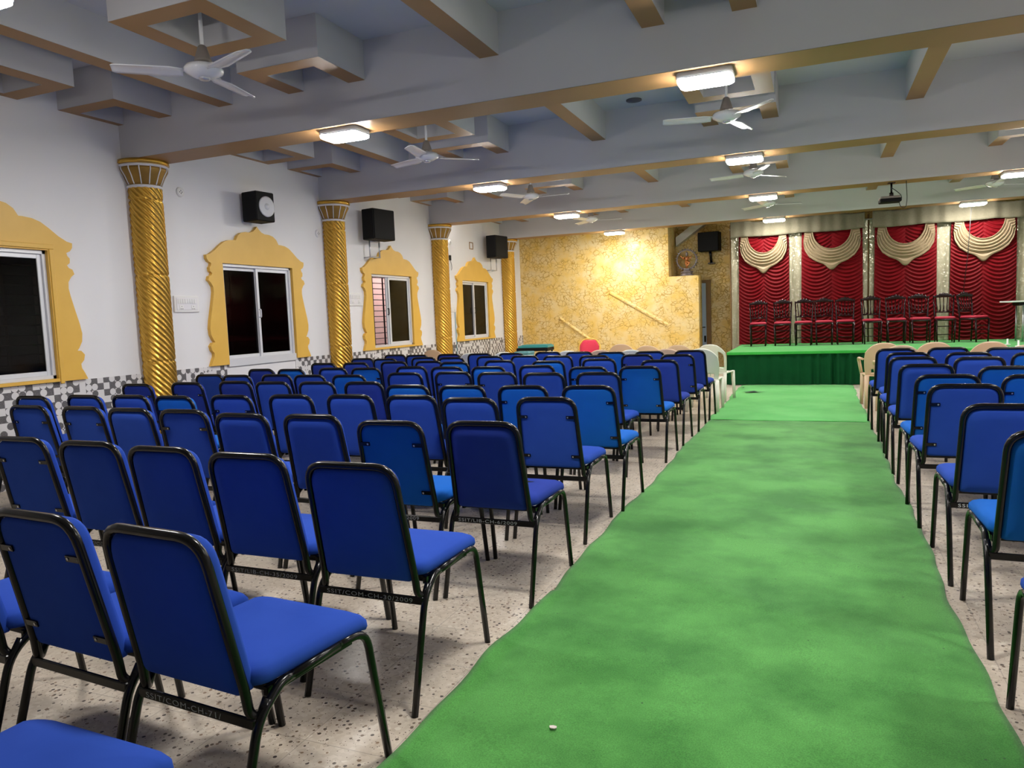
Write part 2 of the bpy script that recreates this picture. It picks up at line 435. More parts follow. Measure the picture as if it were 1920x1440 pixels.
# joists and coffers
edges = [Y0]+BY+[YB]
def under(bb, x0, y0, x1, y1):
    bb.box((x0, y0, ZJ+.002), (x1, y1, ZC)); bb.add([(x0, y0, ZJ), (x1, y0, ZJ), (x1, y1, ZJ), (x0, y1, ZJ)], [(0,3,2,1)], 1, False)
for k in range(4):
    ya, yb = BY[k]+BW, BY[k+1]-BW
    for x in (-5.20, -2.45, .96, 4.1):
        b = MB(); under(b, x-.085, ya, x+.085, yb); struct('ceiling_joist', b, [M['ceiling'], M['tan']])
    yc = BAY[k]
    for x in MODX:
        ro, ri = .415, .245
        xl = max(x-ro, WX+.001)
        b = MB(); under(b, xl, yc-ro, x+ro, yc-ri); under(b, xl, yc+ri, x+ro, yc+ro)
        under(b, x-ri-.17 if x-ro > WX else xl, yc-ri, x-ri, yc+ri); under(b, x+ri, yc-ri, x+ro, yc+ri)
        struct('ceiling_coffer', b, [M['ceiling'], M['tan']])
        yu = yc+.80; uo = .41
        xl = max(x-uo, WX+.001)
        b = MB(); under(b, xl, yu, x+uo, yu+.17); under(b, xl, yu+.17, x-uo+.17, yb); under(b, x+uo-.17, yu+.17, x+uo, yb)
        struct('ceiling_coffer', b, [M['ceiling'], M['tan']])
b = MB(); b.lathe([(.09, 0), (.09, -.012), (.03, -.02), (0, -.02)][::-1], 16, (-1.94, 8.72, ZC-.0)); tag(ob('ceiling_hook_cap', b.mesh('ceiling_hook_cap', M['stone_dark'])), 'small dark round cap on the blank ceiling between two beams', 'ceiling cap')

# ------------------------------------------------------------------ windows
half = [(0,2.835),(.035,2.795),(.09,2.755),(.16,2.735),(.25,2.735),(.34,2.715),(.41,2.67),(.455,2.60),(.50,2.60),(.60,2.59),(.69,2.56),(.78,2.50),(.88,2.425),(.97,2.375),(1.035,2.36),(1.03,2.31),(1.0,2.27),(.955,2.25),(.965,2.215),(.99,2.19),(.985,2.14),(.95,2.115),(.97,2.085),(1.01,2.07),(1.03,2.02),(.99,1.99),(.95,1.93),(.945,1.86),(.96,1.78),(1.0,1.62),(1.04,1.47),(1.06,1.36),(1.05,1.27),(1.01,1.20),(.985,1.17),(1.03,1.165),(1.07,1.12),(1.055,1.06),(1.015,1.02),(1.02,.97),(1.05,.92),(1.085,.845)]
half = [(a*.86, 1.35+.86*(z-1.35)) for a, z in half]
def surround(bottom):
    """cut-out golden board round the opening"""
    zb = half[-1][1]
    outer = [(a, z) for a, z in half] + ([(-a, z) for a, z in half[::-1][:-1]])
    inner = [(-HO, ZB), (-HO, ZT), (HO, ZT), (HO, ZB)]
    bm = bmesh.new(); es = []
    if bottom: loops = [outer, inner]
    else:
        # open-bottomed: one loop that runs round the opening
        loops = [outer[:len(half)] + [(HO+.005, zb), (HO+.005, ZT), (-HO-.005, ZT), (-HO-.005, zb)] + outer[len(half):]]
    for L in loops:
        vs = [bm.verts.new((0, a, z)) for a, z in L]
        for i in range(len(vs)): es.append(bm.edges.new((vs[i], vs[(i+1) % len(vs)])))
    bmesh.ops.triangle_fill(bm, use_beauty=True, edges=es)
    r = bmesh.ops.extrude_face_region(bm, geom=bm.faces[:])
    bmesh.ops.translate(bm, verts=[e for e in r['geom'] if isinstance(e, bmesh.types.BMVert)], vec=(.045, 0, 0))
    bmesh.ops.recalc_face_normals(bm, faces=bm.faces)
    me = bpy.data.meshes.new('surround'); bm.to_mesh(me); bm.free(); me.materials.append(M['gold_flat']); return me
for i, c in enumerate(WIN):
    W = bpy.data.objects.new('window_%d' % (i+1), None); C.objects.link(W); W.location = (WX, c, 0); W['kind'] = 'structure'
    ob('surround', surround(i != 1), W)
    if i == 0:
        b = MB()
        for y in (-HO-.03, HO+.03): b.rbox((.040, y-.02, ZB-.05), (.055, y+.02, ZT+.011), .004)
        b.rbox((.040, -HO-.055, ZT+.012), (.058, HO+.055, ZT+.055), .004); ob('moulding', b.mesh('moulding', M['gold_flat']), W)
    # white frame
    b = MB(); t = .035
    zb = ZB-.06 if i == 1 else ZB
    b.rbox((-.10, -HO, zb), (.012, -HO+t, ZT), .003); b.rbox((-.10, HO-t, zb), (.012, HO, ZT), .003)
    b.rbox((-.10, -HO, ZT-t), (.012, HO, ZT), .003); b.rbox((-.10, -HO, zb), (.03 if i == 1 else .012, HO, ZB+t), .003)
    ob('window_frame', b.mesh('window_frame', M['alu']), W)
    # sliding sashes
    spans = [(-HO+t, .02, -.045), (-.02, HO-t, -.02)]
    if i == 2: spans = [(-.10, HO-.09, -.045), (-.06, HO-t, -.02)]
    for k, (y0, y1, x) in enumerate(spans):
        b = MB(); s = .04
        b.rbox((x-.012, y0, ZB+t), (x+.012, y0+s, ZT-t), .003); b.rbox((x-.012, y1-s, ZB+t), (x+.012, y1, ZT-t), .003)
        b.rbox((x-.012, y0+s, ZB+t), (x+.012, y1-s, ZB+t+s), .003); b.rbox((x-.012, y0+s, ZT-t-s), (x+.012, y1-s, ZT-t), .003)
        sa = ob('sash', b.mesh('sash', M['alu']), W)
        b = MB(); b.box((x-.003, y0+s, ZB+t+s), (x+.003, y1-s, ZT-t-s)); ob('glass', b.mesh('glass', M['glass']), sa)
        if (k == 1 and i != 2) or (k == 0 and i == 2):
            yh = y0+.02; b = MB(); b.tube(fil([(x+.01, yh, 1.48), (x+.04, yh, 1.48), (x+.04, yh, 1.58), (x+.01, yh, 1.58)], .015, 4), .008)
            ob('handle', b.mesh('handle', M['alu'] if i < 2 else M['black_metal']), sa)
    b = MB(); z = ZB+.05
    while z < ZT: b.tube([(-.155, -HO, z), (-.155, HO, z)], .007, 6); z += .092
    for y in (-.32, 0.0, .32): b.rbox((-.168, y-.012, ZB), (-.15, y+.012, ZT), .002)
    ob('grille', b.mesh('grille', M['grille_bar']), W)
# pink wall of the next building and the lamp that lights it
b = MB(); b.box((-8.0, 9.3, 0), (-7.9, 17.2, 3.6)); struct('wall_outside', b, M['pink_wall'])
L = bpy.data.lights.new('outdoor_lamp', 'AREA'); L.energy = 110; L.size = 1.2; L.size_y = .2; L.shape = 'RECTANGLE'; L.color = (1, .93, .88)
lo = bpy.data.objects.new('outdoor_lamp', L); C.objects.link(lo); lo.location = (-6.95, 12.8, 3.3); lo.rotation_euler = (0, math.radians(-35), 0)

# ------------------------------------------------------------------ spiral columns
R = .148; NR = 16
def shaft():
    b = MB(); na, nz = 144, 300
    def fn(u, v):
        z = v*2.86; a = 2*PI*u
        sh = 0.6*(z > 1.94)+1.2*(z > 1.03)+.5*(z > 2.72)
        ph = NR*a + NR*z/(1.1*R) + sh
        r = R + .021*abs(math.cos(ph/2))
        for zz in (1.94, 1.03, 2.72): r -= .010*math.exp(-((z-zz)/.012)**2)
        return (r*math.cos(a), r*math.sin(a), z)
    b.grid(fn, na, nz); return b.mesh('shaft', M['gold'])
def capital():
    b = MB(); prof = [(.150, 2.86), (.175, 2.90), (.20, 2.96), (.235, 3.02), (.235, 3.055)]
    b.lathe(prof, 40); 
    return b.mesh('bell', M['gold_dark'])
def collar(r, z, t): 
    b = MB(); b.lathe([(r-.03, z-t), (r, z-t*.8), (r+.012, z), (r, z+t*.8), (r-.03, z+t)], 40); return b.mesh('collar', M['white_trim'])
def ribs():
    b = MB()
    for k in range(14):
        a = 2*PI*k/14
        b.tube([(r*math.cos(a), r*math.sin(a), z) for r, z in ((.165, 2.875), (.178, 2.90), (.203, 2.96), (.238, 3.02), (.24, 3.05))], .006, 5)
    return b.mesh('rib', M['white_trim'])
def cap(): b = MB(); b.lathe([(.235, 3.075), (.255, 3.085), (.25, 3.12)], 40); return b.mesh('abacus', M['gold'])
cm = [shaft(), capital(), collar(.168, 2.855, .018), collar(.238, 3.06, .018), ribs(), cap()]
clabel = ['nearest to the camera, its shaft between the first two windows', 'second from the camera, between two black speakers', 'third from the camera, beside a dark wall socket', 'farthest, half hidden by a speaker near the crackled wall']
for k in range(1, 5):
    t = thing('spiral_column', 'gold spiral column '+clabel[k-1], 'column', (-6.535, BY[k], 0), group='gold spiral columns')
    ob('shaft', cm[0], t); bl = ob('capital', cm[1], t); ob('collar', cm[2], t); ob('collar', cm[3], t); ob('rib', cm[4], bl); ob('abacus', cm[5], t)

# ------------------------------------------------------------------ lamps
def lamp_meshes():
    b = MB(); o = rrect(.205, .135, .05, 5)
    b.loft([[(x, y, 0) for x, y in o], [(x, y, -.045) for x, y in o]]); body = b.mesh('lamp_body', M['white_enamel'])
    b = MB(); i1 = rrect(.200, .130, .05, 5); i2 = rrect(.185, .115, .045, 5)
    b.loft([[(x, y, -.0452) for x, y in i1], [(x, y, -.062) for x, y in i1], [(x, y, -.072) for x, y in i2]]); return body, b.mesh('lamp_diffuser', M['lamp'])
lb, ld = lamp_meshes()
side = {-4.01: 'left', -.765: 'middle', 2.64: 'right'}
bn = ['beam just overhead', 'first beam ahead', 'second beam', 'third beam', 'farthest beam']
for k, y in enumerate(BY):
    for x in side:
        t = thing('ceiling_light', 'lit white panel lamp under the %s, %s one along it' % (bn[k], side[x]), 'ceiling light', (x, y, ZS), group='panel lamps under the beams')
        ob('lamp_body', lb, t); ob('lamp_diffuser', ld, t)
# spotlight washing the crackled wall, mounted behind the last beam
t = thing('spotlight', 'small spotlight behind the farthest beam shining on the crackled wall', 'spotlight', (-3.62, 16.06, 3.40))
b = MB(); b.lathe([(.0, .06), (.045, .06), (.05, -.06), (.04, -.06), (.0, -.03)], 16, mat=Matrix.Rotation(math.radians(-40), 4, 'X')); b.box((-.015, -.05, -.02), (.015, -.0, .02)); ob('spot_housing', b.mesh('spot_housing', M['white_enamel']), t)
S = bpy.data.lights.new('spot_bulb', 'SPOT'); S.energy = 66; S.spot_size = math.radians(40); S.spot_blend = 1; S.color = (1, .93, .62); S.shadow_soft_size = .03
so = bpy.data.objects.new('spot_bulb', S); C.objects.link(so); so.parent = t; so.location = (0, .05, -.06)
so.rotation_euler = (Vector((-3.80, Y1, 2.60))-Vector((-3.62, 16.11, 3.34))).to_track_quat('-Z', 'Y').to_euler()

# ------------------------------------------------------------------ ceiling fans
def fan_meshes():
    rod = MB(); rod.tube([(0, 0, .59), (0, 0, .05)], .014, 10)
    top = MB(); top.lathe([(.0, .59), (.03, .59), (.065, .50), (.0, .50)][::-1], 16)
    cup = MB(); cup.lathe([(.018, .17), (.03, .16), (.06, .065), (.062, .055), (.0, .055)][::-1], 20)
    mot = MB(); mot.lathe([(.0, -.055), (.05, -.055), (.075, -.05), (.13, -.02), (.135, 0), (.12, .022), (.05, .042), (.0, .045)], 28)
    hub = MB(); hub.lathe([(.0, -.072), (.035, -.07), (.04, -.05), (.0, -.05)], 20)
    bl = MB()
    def fn(u, v):
        r = .14+u*.46; wv = (.045+.03*min(1, u*6))*(1-.25*u); s = (v-.5)*2
        if u > .95: wv *= 1-(u-.95)*8
        return (r, s*wv, -.012+.012*s-.01*s*s)
    bl.grid(fn, 24, 6)
    arm = MB(); arm.rbox((.08, -.02, -.014), (.18, .02, -.006), .003)
    return rod, top, cup, mot, hub, bl.solidify('blade', M['white_enamel'], .006), arm
_r, _t, _c, _m, _h, blade, _a = fan_meshes()
FM = dict(rod=_r.mesh('down_rod', M['white_enamel']), top=_t.mesh('canopy', M['white_enamel']), cup=_c.mesh('cup', M['grey_plastic']), mot=_m.mesh('motor', M['white_enamel']), hub=_h.mesh('hub', M['steel']), arm=_a.mesh('blade_arm', M['white_enamel']))
fans = [(-4.05, 0, 100, 'nearest to the camera, in the left square coffer'), (-4.05, 1, 40, 'above the lamp of the first beam, left line, second from camera'), (-4.05, 2, 3, 'with blades clearly seen beside a lamp, left line, third from camera'), (-4.05, 3, 15, 'at the far end of the left line'),
        (-.79, 1, 75, 'just behind the middle lamp of the first beam'), (-.79, 2, 50, 'just behind the middle lamp of the second beam'), (-.79, 3, 20, 'behind the middle lamp of the third beam'), (2.66, 3, 30, 'at the right edge beside the farthest right lamp')]
for x, k, a, lab in fans:
    t = thing('ceiling_fan', 'white ceiling fan '+lab, 'ceiling fan', (x, BAY[k], 3.20), math.radians(a), 'white ceiling fans')
    ob('down_rod', FM['rod'], t); ob('canopy', FM['top'], t); ob('cup', FM['cup'], t); mo = ob('motor', FM['mot'], t); ob('hub', FM['hub'], mo)
    for q in range(3):
        bb = ob('blade', blade, t); bb.rotation_euler = (0, 0, q*2*PI/3); ar = ob('blade_arm', FM['arm'], bb)

# ------------------------------------------------------------------ wall speakers
def speaker(loc, rz, w_, d, h, label, cone, bracket):
    t = thing('wall_speaker', label, 'speaker', loc, rz, 'black wall speakers')
    b = MB(); b.rbox((-w_/2, -d/2, -h/2), (w_/2, d/2, h/2), .012); ob('cabinet', b.mesh('cabinet', M['black_plastic']), t)
    if cone:
        Rm = Matrix.Translation((.015, -d/2, 0)) @ Matrix.Rotation(PI/2, 4, 'X')
        b = MB(); b.lathe([(.125, .0), (.125, .008), (.108, .010)], 32, mat=Rm); b.lathe([(.108, .004), (.045, -.0), (.04, .012), (0, .02)], 32, mat=Rm); ob('cone', b.mesh('cone', M['speaker_cone']), t)
    else:
        b = MB(); b.box((-w_/2+.02, -d/2-.006, -h/2+.02), (w_/2-.02, -d/2+.001, h/2-.02)); ob('front_cloth', b.mesh('front_cloth', M['black_plastic']), t)
    return t
t = speaker((-6.42, 7.50, 2.835), math.radians(84), .30, .25, .36, 'small black wall speaker with a white round cone above the second window', True, None)
b = MB(); b.tube([(-.02, .10, 0), (-.02, .20, 0)], .012); b.rbox((-.06, .19, -.06), (.02, .20, .06), .003); ob('bracket', b.mesh('bracket', M['black_metal']), t)
for y, lab in ((10.16, 'large black wall speaker on a steel bracket above the third window'), (14.86, 'black wall speaker on a steel bracket overlapping the farthest gold column')):
    t = speaker((-6.36, y, 2.875), math.radians(80), .50, .24, .47, lab, False, True)
    b = MB()
    for q in (-.12, .10): b.tube([(q, .10, -.22), (q, .10, -.50)], .012, 6); b.tube([(q, .10, -.49), (q+.02, .245, -.49)], .011, 6)
    b.tube([(-.12, .10, -.25), (.10, .10, -.25)], .012, 6); b.tube([(-.12, .10, -.49), (.10, .10, -.49)], .011, 6)
    ob('bracket', b.mesh('bracket', M['steel']), t)
t = speaker((-2.25, 17.62, 2.90), math.radians(-6), .47, .30, .43, 'black wall speaker on a black post beside the idol, left of the curtains', False, True)
b = MB(); b.tube([(.0, .05, -.2), (.0, .16, -.47)], .03, 8); b.rbox((-.07, .10, -.49), (.07, .27, -.465), .004); ob('bracket', b.mesh('bracket', M['black_metal']), t)

# ------------------------------------------------------------------ wall fittings
def switchboard(y, z, w_, h, label):
    t = thing('switchboard', label, 'switchboard', (WX, y, z), 0, 'white switchboards')
    b = MB(); b.rbox((0, -w_/2, -h/2), (.022, w_/2, h/2), .006); ob('plate', b.mesh('plate', M['white_plastic']), t)
    b = MB(); b.rbox((.02, -w_/2+.03, -h/2+.025), (.026, w_/2-.03, h/2-.025), .002); ob('panel', b.mesh('panel', M['white_trim']), t)
    for q in range(8):
        yy = -w_/2+.045+q*(w_-.09)/8.; b = MB(); b.rbox((.025, yy, .005), (.032, yy+(w_-.09)/8-.006, h/2-.035), .003); ob('switch', b.mesh('switch', M['white_plastic']), t)
    for q in (-.085, .085):
        b = MB(); b.rbox((.025, q*w_/.36-.03, -h/2+.03), (.03, q*w_/.36+.03, -.012), .003); s = ob('socket', b.mesh('socket', M['white_plastic']), t)
        b = MB()
        for dy, dz in ((0, .018), (-.012, -.008), (.012, -.008)): b.lathe([(0, 0), (.005, 0), (.005, .001), (0, .001)], 8, mat=Matrix.Translation((.030, q*w_/.36+dy, -.045+dz)) @ Matrix.Rotation(PI/2, 4, 'Y'))
        ob('pin_hole', b.mesh('pin_hole', M['stone_dark']), s)
switchboard(6.42, 1.645, .36, .185, 'white switchboard between the nearest gold column and the second window')
switchboard(9.77, 1.725, .36, .20, 'white switchboard beside the left edge of the third window')
switchboard(13.08, 1.59, .28, .17, 'white switchboard beside the farthest window with a cable below')
for y, z, lab in ((6.46, 2.90, 'round white wall cap right of the nearest gold column'), (8.935, 2.66, 'round white wall cap left of the second gold column'), (13.12, 2.86, 'round white wall cap right of the third gold column')):
    b = MB(); b.lathe([(0, 0), (.055, 0), (.052, .012), (.03, .018), (0, .018)], 20, mat=Matrix.Rotation(PI/2, 4, 'Y'))
    t = ob('junction_cover', b.mesh('junction_cover', M['white_plastic']), None, (WX, y, z)); tag(t, lab.replace('cap', 'cover'), 'cover', 'round wall covers')
    b = MB()
    for q in range(4): b.lathe([(0, 0), (.006, 0), (.006, .002), (0, .002)], 8, mat=Matrix.Translation((.018, .016*math.cos(q*1.6), .016*math.sin(q*1.6))) @ Matrix.Rotation(PI/2, 4, 'Y'))
    ob('hole', b.mesh('hole', M['stone_dark']), t)
t = thing('socket_frame', 'empty square socket frame high between the far column and speaker', 'socket frame', (WX, 14.09, 2.865))
b = MB()
for s in (-1, 1): b.rbox((0, -.085, s*.065-.008), (.012, .085, s*.065+.008), .002); b.rbox((0, s*.08-.008, -.065), (.012, s*.08+.008, .065), .002)
ob('rim', b.mesh('rim', M['brown_wood']), t)
b = MB(); b.rbox((0, -.035, -.05), (.02, .035, .05), .003); t = ob('wall_box', b.mesh('wall_box', M['black_plastic']), None, (WX, 13.09, 2.56)); tag(t, 'small black wall box right of the third gold column', 'wall box')
b = MB(); b.tube(fil([(.01, 0, -.05), (.012, .05, -.12), (.012, .06, -.2), (.012, .03, -.24)], .03), .004, 5); ob('wire', b.mesh('wire', M['black_cable']), t)
b = MB(); b.tube([(WX+.015, 13.19, 1.5), (WX+.015, 13.20, .92), (WX+.02, 13.20, .3)], .007, 6); tag(ob('wall_cable', b.mesh('wall_cable', M['teal_pale'])), 'thin cable running down from the far switchboard', 'cable')

# ------------------------------------------------------------------ blue padded chairs
TR = .0125
def chair_meshes():
    D = {}
    for s, k in ((-1, 'L'), (1, 'R')):
        b = MB(); b.tube(fil([(s*.224, 0, 0), (s*.222, .112, .382), (s*.216, .20, .436), (s*.216, .24, .437)], .07, 5), TR, 8); D['rear'+k] = b.mesh('leg', M['black_metal'])
        b = MB(); b.tube(fil([(s*.216, .42, .44), (s*.216, .545, .435), (s*.224, .612, 0)], .06, 5), TR, 8); D['front'+k] = b.mesh('leg', M['black_metal'])
    b = MB()
    for s in (-1, 1): b.tube([(s*.216, .235, .437), (s*.216, .43, .44)], TR, 8); b.rbox((s*.19-.008, .17, .405), (s*.19+.008, .50, .432), .002)
    for y, z in ((.20, .418), (.49, .418)): b.rbox((-.2, y-.012, z-.012), (.2, y+.012, z+.012), .002)
    D['frame'] = b.mesh('seat_frame', M['black_metal'])
    b = MB(); b.rbox((-.218, .100, .354), (.218, .112, .382), .003); D['bar'] = b.mesh('stretcher', M['black_metal'])
    h = [(.218, .150, .418), (.213, .124, .372), (.195, .109, .392), (.192, .103, .45), (.178, .016, .861)]; h += [(-a, q, z) for a, q, z in h[::-1]]
    b = MB(); b.tube(fil(h, [.02, .035, .035, .03, .075, .075, .03, .035, .035, .02], 6), .0135, 8); D['hoop'] = b.mesh('back_frame', M['black_metal'])
    return D
CH = chair_meshes()
BO = Vector((0, .108, .425)); BU = Vector((0, -.087, .411)).normalized(); BN = BU.cross(Vector((1, 0, 0)))
if BN.y < 0: BN = -BN
def bp(a, bb, c): p = BO + BU*bb + BN*c; return (a, p.y, p.z)
def outline(ins, n=5):
    w0, w1, h0, h1 = .190-ins, .176-ins, .0+ins, .440-ins; r = .070-ins*.6; r0 = .02
    pts = [(w0, h0), (w1, h1), (-w1, h1), (-w0, h0)]
    return [(p.x, p.y) for p in fil([(a, q, 0) for a, q in pts], [r0, r, r, r0], n, True)]
def fab_meshes(f, tabs):
    m = FAB[f]; D = {}
    b = MB(); L = []
    for c, ins in ((-.014 if not tabs else -.006, .06), (-.012 if not tabs else -.005, .022), (-.002, .010), (.014, .006), (.034, .004), (.046, .012), (.054, .045), (.056, .09)):
        L.append([bp(a, q, c) for a, q in outline(ins)])
    b.loft(L); D['back'] = b.mesh('backrest', m)
    b = MB(); L = []
    for z, ins, sg in ((.447, .012, 0), (.450, .004, 0), (.462, 0, 0), (.480, .002, 0), (.492, .014, 0), (.499, .04, 0), (.502, .09, 0), (.503, .15, 0)):
        o = rrect(.222-ins, .228-ins, max(.05-ins*.3, .02), 5, 0, .352)
        L.append([(x*(1-.04*(.56-y)/.43), y, z - .02*max(0, (y-.46)/.1)**2) for x, y in o])
    b.loft(L); D['seat'] = b.mesh('seat', m)
    return D
FM2 = {(f, tb): fab_meshes(f, tb) for f in FAB for tb in (0, 1)}
def bracket_meshes():
    out = []
    for bb in (.335, .085):
        for s in (-1, 1):
            hw = .184-.015*bb/.43
            b = MB(); p0, p1 = s*(hw+.004), s*(hw-.05)
            x0, x1 = min(p0, p1), max(p0, p1)
            V = [bp(x, q, c) for c in (-.012, -.007) for x, q in ((x0, bb-.009), (x1, bb-.009), (x1, bb+.009), (x0, bb+.009))]
            b.add(V, [(0,3,2,1),(4,5,6,7),(0,1,5,4),(1,2,6,5),(2,3,7,6),(3,0,4,7)], 0, False)
            me = b.mesh('bracket', M['black_metal'])
            b = MB(); cx = s*(hw-.040); V = [bp(cx+.005*math.cos(k*PI/4), bb+.005*math.sin(k*PI/4), -.0135) for k in range(8)]; b.add(V+[bp(cx, bb, -.015)], [(k, (k+1) % 8, 8) for k in range(8)])
            out.append((me, b.mesh('screw', M['steel'])))
    return out
BR = bracket_meshes()
def text_mesh(s, size, m):
    cu = bpy.data.curves.new('t', 'FONT'); cu.body = s; cu.size = size; cu.align_x = 'LEFT'; cu.extrude = .0004; cu.space_character = 1.15
    o = bpy.data.objects.new('t', cu); C.objects.link(o)
    dg = bpy.context.evaluated_depsgraph_get(); me = bpy.data.meshes.new_from_object(o.evaluated_get(dg)); me.name = 'lettering'
    bpy.data.objects.remove(o); bpy.data.curves.remove(cu); me.materials.clear(); me.materials.append(m); return me
def blue_chair(x, y, rz, fab, tabs, label, group, text=None, bright=False):
    t = thing('padded_chair', label, 'chair', (x, y, 0), rz, group)
    D = FM2[(fab, tabs)]
    ob('seat', D['seat'], t); ob('backrest', D['back'], t); ob('back_frame', CH['hoop'], t); ob('seat_frame', CH['frame'], t)
    for k in ('rearL', 'rearR', 'frontL', 'frontR'): ob('leg', CH[k], t)
    st = ob('stretcher', CH['bar'], t)
    if tabs:
        for me, sc in BR: br = ob('bracket', me, t); ob('screw', sc, br)
    if text:
        l = ob('lettering', text_mesh(text, .022, M['lightletter' if bright else 'letter']), st); l.rotation_euler = (PI/2, 0, 0); l.location = (-.185, .0992, .361)
        l.scale = (1.5, 1, 1)
    return t
LROWS = [
 [(150, 1385)],
 [(283, 987), (65, 957), (-150, 935)],
 [(655, 866), (460, 848), (300, 836), (165, 826), (35, 818)],
 [(905, 789), (739, 788), (583, 776), (455, 774), (342, 767), (262, 764), (157, 761), (55, 759), (-12, 764)],
 [(1023, 744), (885, 745), (773, 740), (655, 739), (544, 739), (432, 740), (322, 744), (243, 740), (157, 741), (97, 742)],
 [(1108, 722), (982, 722), (870, 722), (766, 721), (681, 715), (597.5, 715), (514, 715), (446, 714), (392, 716), (330, 718.7)],
 [(1122, 697), (1026, 698), (941, 697), (857, 696), (764, 698), (688, 702), (624, 702), (553, 701), (489, 702), (419, 701)],
 [(1196, 687), (1107, 687), (1006, 684), (938, 687), (858, 686), (778, 686), (705, 689), (631, 689), (578, 691), (508, 691)],
 [(1243, 674), (1126, 671), (1027, 676), (936, 675), (875, 681), (811, 676), (753, 677), (688, 679), (624, 680)],
 [(1266, 664), (1190, 665), (1124, 666), (1057, 666), (992, 666), (929, 667), (877, 669), (815, 669), (754, 671), (700, 671)],
 [(1300, 656), (1222, 658), (1154, 661), (1087, 659), (1027, 659), (974, 661), (913, 662), (860, 663), (814, 667), (764, 664)]]
RROWS = [[('w', .82, 2.16)], [('w', .83, 3.14)], [(1880, 756), ('w', 1.29, 3.98)], [(1798, 718), ('w', 1.25, 4.86)], [(1770, 704), (1912, 705)], [(1726, 682), (1859, 686)],
 [(1704, 668), (1820, 668), (1931, 669)], [(1699, 661), (1795, 661), (1900, 662)], [(1672, 653), (1762, 651), (1862, 651)]]
TABS = {(1023,744),(1108,722),(739,788),(941,697),(857,696),(1196,687),(1190,665),(1266,664),(875,681),(432,740),(330,718.7),(322,744),(392,716),(342,767),(157,761),(55,759),(982,722),(65,957),(35,818),(1107,687),(860,663),(705,689),(1770,704),(1798,718),(1912,705),(1900,662)}
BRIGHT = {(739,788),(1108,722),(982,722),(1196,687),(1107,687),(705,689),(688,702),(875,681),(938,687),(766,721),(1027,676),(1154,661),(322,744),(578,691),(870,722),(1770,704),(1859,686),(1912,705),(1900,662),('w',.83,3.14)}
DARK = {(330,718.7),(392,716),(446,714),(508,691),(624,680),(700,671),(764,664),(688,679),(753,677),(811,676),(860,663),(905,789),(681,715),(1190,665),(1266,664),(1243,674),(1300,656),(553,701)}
TXT = {(283,987): 'SSIT/COM-CH-71/', (460,848): 'SSIT/LIB-CH-35/2009', (655,866): 'SSIT/COM-CH-30/2009', (905,789): 'SSIT/LIB-CH-6/2009', (739,788): 'SSIT/LIB-CH-2009', (1108,722): 'SSIT/CH-2009', (1880,756): 'SSIT/COM-CH-28/', (165,826): 'SSIT/COM-CH-2009'}
ZTOP = .8735
def relax(P, lim=80):
    # keep neighbouring chairs clear of each other: P = list of [x, y, width, depth, front offset]
    for _ in range(lim):
        moved = False
        for i in range(len(P)):
            for j in range(i+1, len(P)):
                a, b_ = P[i], P[j]
                if a[1] > b_[1]: a, b_ = b_, a
                ox = (a[2]+b_[2])/2 - abs(a[0]-b_[0]); oy = a[1]+a[3]-b_[1]-b_[4]
                if ox > 0 and oy > 0:
                    moved = True
                    if ox < .10 and ox < oy or b_[1]-a[1] < .2:
                        s_ = 1 if a[0] > b_[0] else -1; a[0] += s_*ox*.52; b_[0] -= s_*ox*.52
                    else: a[1] -= oy*.25; b_[1] += oy*.77
        if not moved: break
def place(rows, blk, sgn):
    ALL = []
    for ri, row in enumerate(rows):
        pos = []
        for p in row:
            if p[0] == 'w': pos.append([p[1], p[2]])
            elif p == (150, 1385): pos.append([-1.47, .52])
            else: q = unproj(p[0], p[1], ZTOP); pos.append([q.x+(.025 if sgn > 0 else 0), q.y-.025])
        for i in range(1, len(pos)):
            if (pos[i][0]-pos[i-1][0])*sgn < .481: pos[i][0] = pos[i-1][0]+sgn*.481
        for q in pos: q[0] = min(q[0], -1.455) if sgn < 0 else max(q[0], .80)
        ALL.append([[x, y, .480, .625, -.015] for x, y in pos])
    relax([q for r in ALL for q in r])
    for r in ALL:
        for i in range(1, len(r)):
            if abs(r[i][1]-r[i-1][1]) < .62 and (r[i][0]-r[i-1][0])*sgn < .483: r[i][0] = r[i-1][0]+sgn*.483
    F = [q for r in ALL for q in r]
    for a in F:
        for b_ in F:
            if b_ is not a and abs(a[0]-b_[0]) < .48 and 0 < b_[1]-a[1] < .645: b_[1] = a[1]+.645
    for ri, row in enumerate(rows):
        for i, (p, (x, y, *_)) in enumerate(zip(row, ALL[ri])):
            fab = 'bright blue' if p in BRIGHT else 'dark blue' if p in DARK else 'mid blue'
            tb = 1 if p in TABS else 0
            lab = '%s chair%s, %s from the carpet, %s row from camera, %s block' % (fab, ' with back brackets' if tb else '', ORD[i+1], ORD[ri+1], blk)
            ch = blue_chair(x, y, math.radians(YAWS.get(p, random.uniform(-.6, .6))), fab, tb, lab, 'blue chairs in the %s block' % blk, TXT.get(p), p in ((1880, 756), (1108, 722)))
            TAKEN.append([x, y, .46, .625, -.02])
            if p == (905, 789):
                bb = MB(); pts = [(.02, .02), (.035, .008), (.055, .012), (.05, -.004), (.03, -.012), (.012, -.006), (.0, .006)]
                bb.add([(.05+a, .40+q, .5035) for a, q in pts], [tuple(range(7))[::-1]], 0, False)
                ob('stain', bb.mesh('stain', M['black_plastic']), ch.children[0])
TAKEN = []
YAWS = {(283, 987): -5, (65, 957): -4.5, (-150, 935): -4, (150, 1385): -2}
place(LROWS, 'left', -1); place(RROWS, 'right', 1)

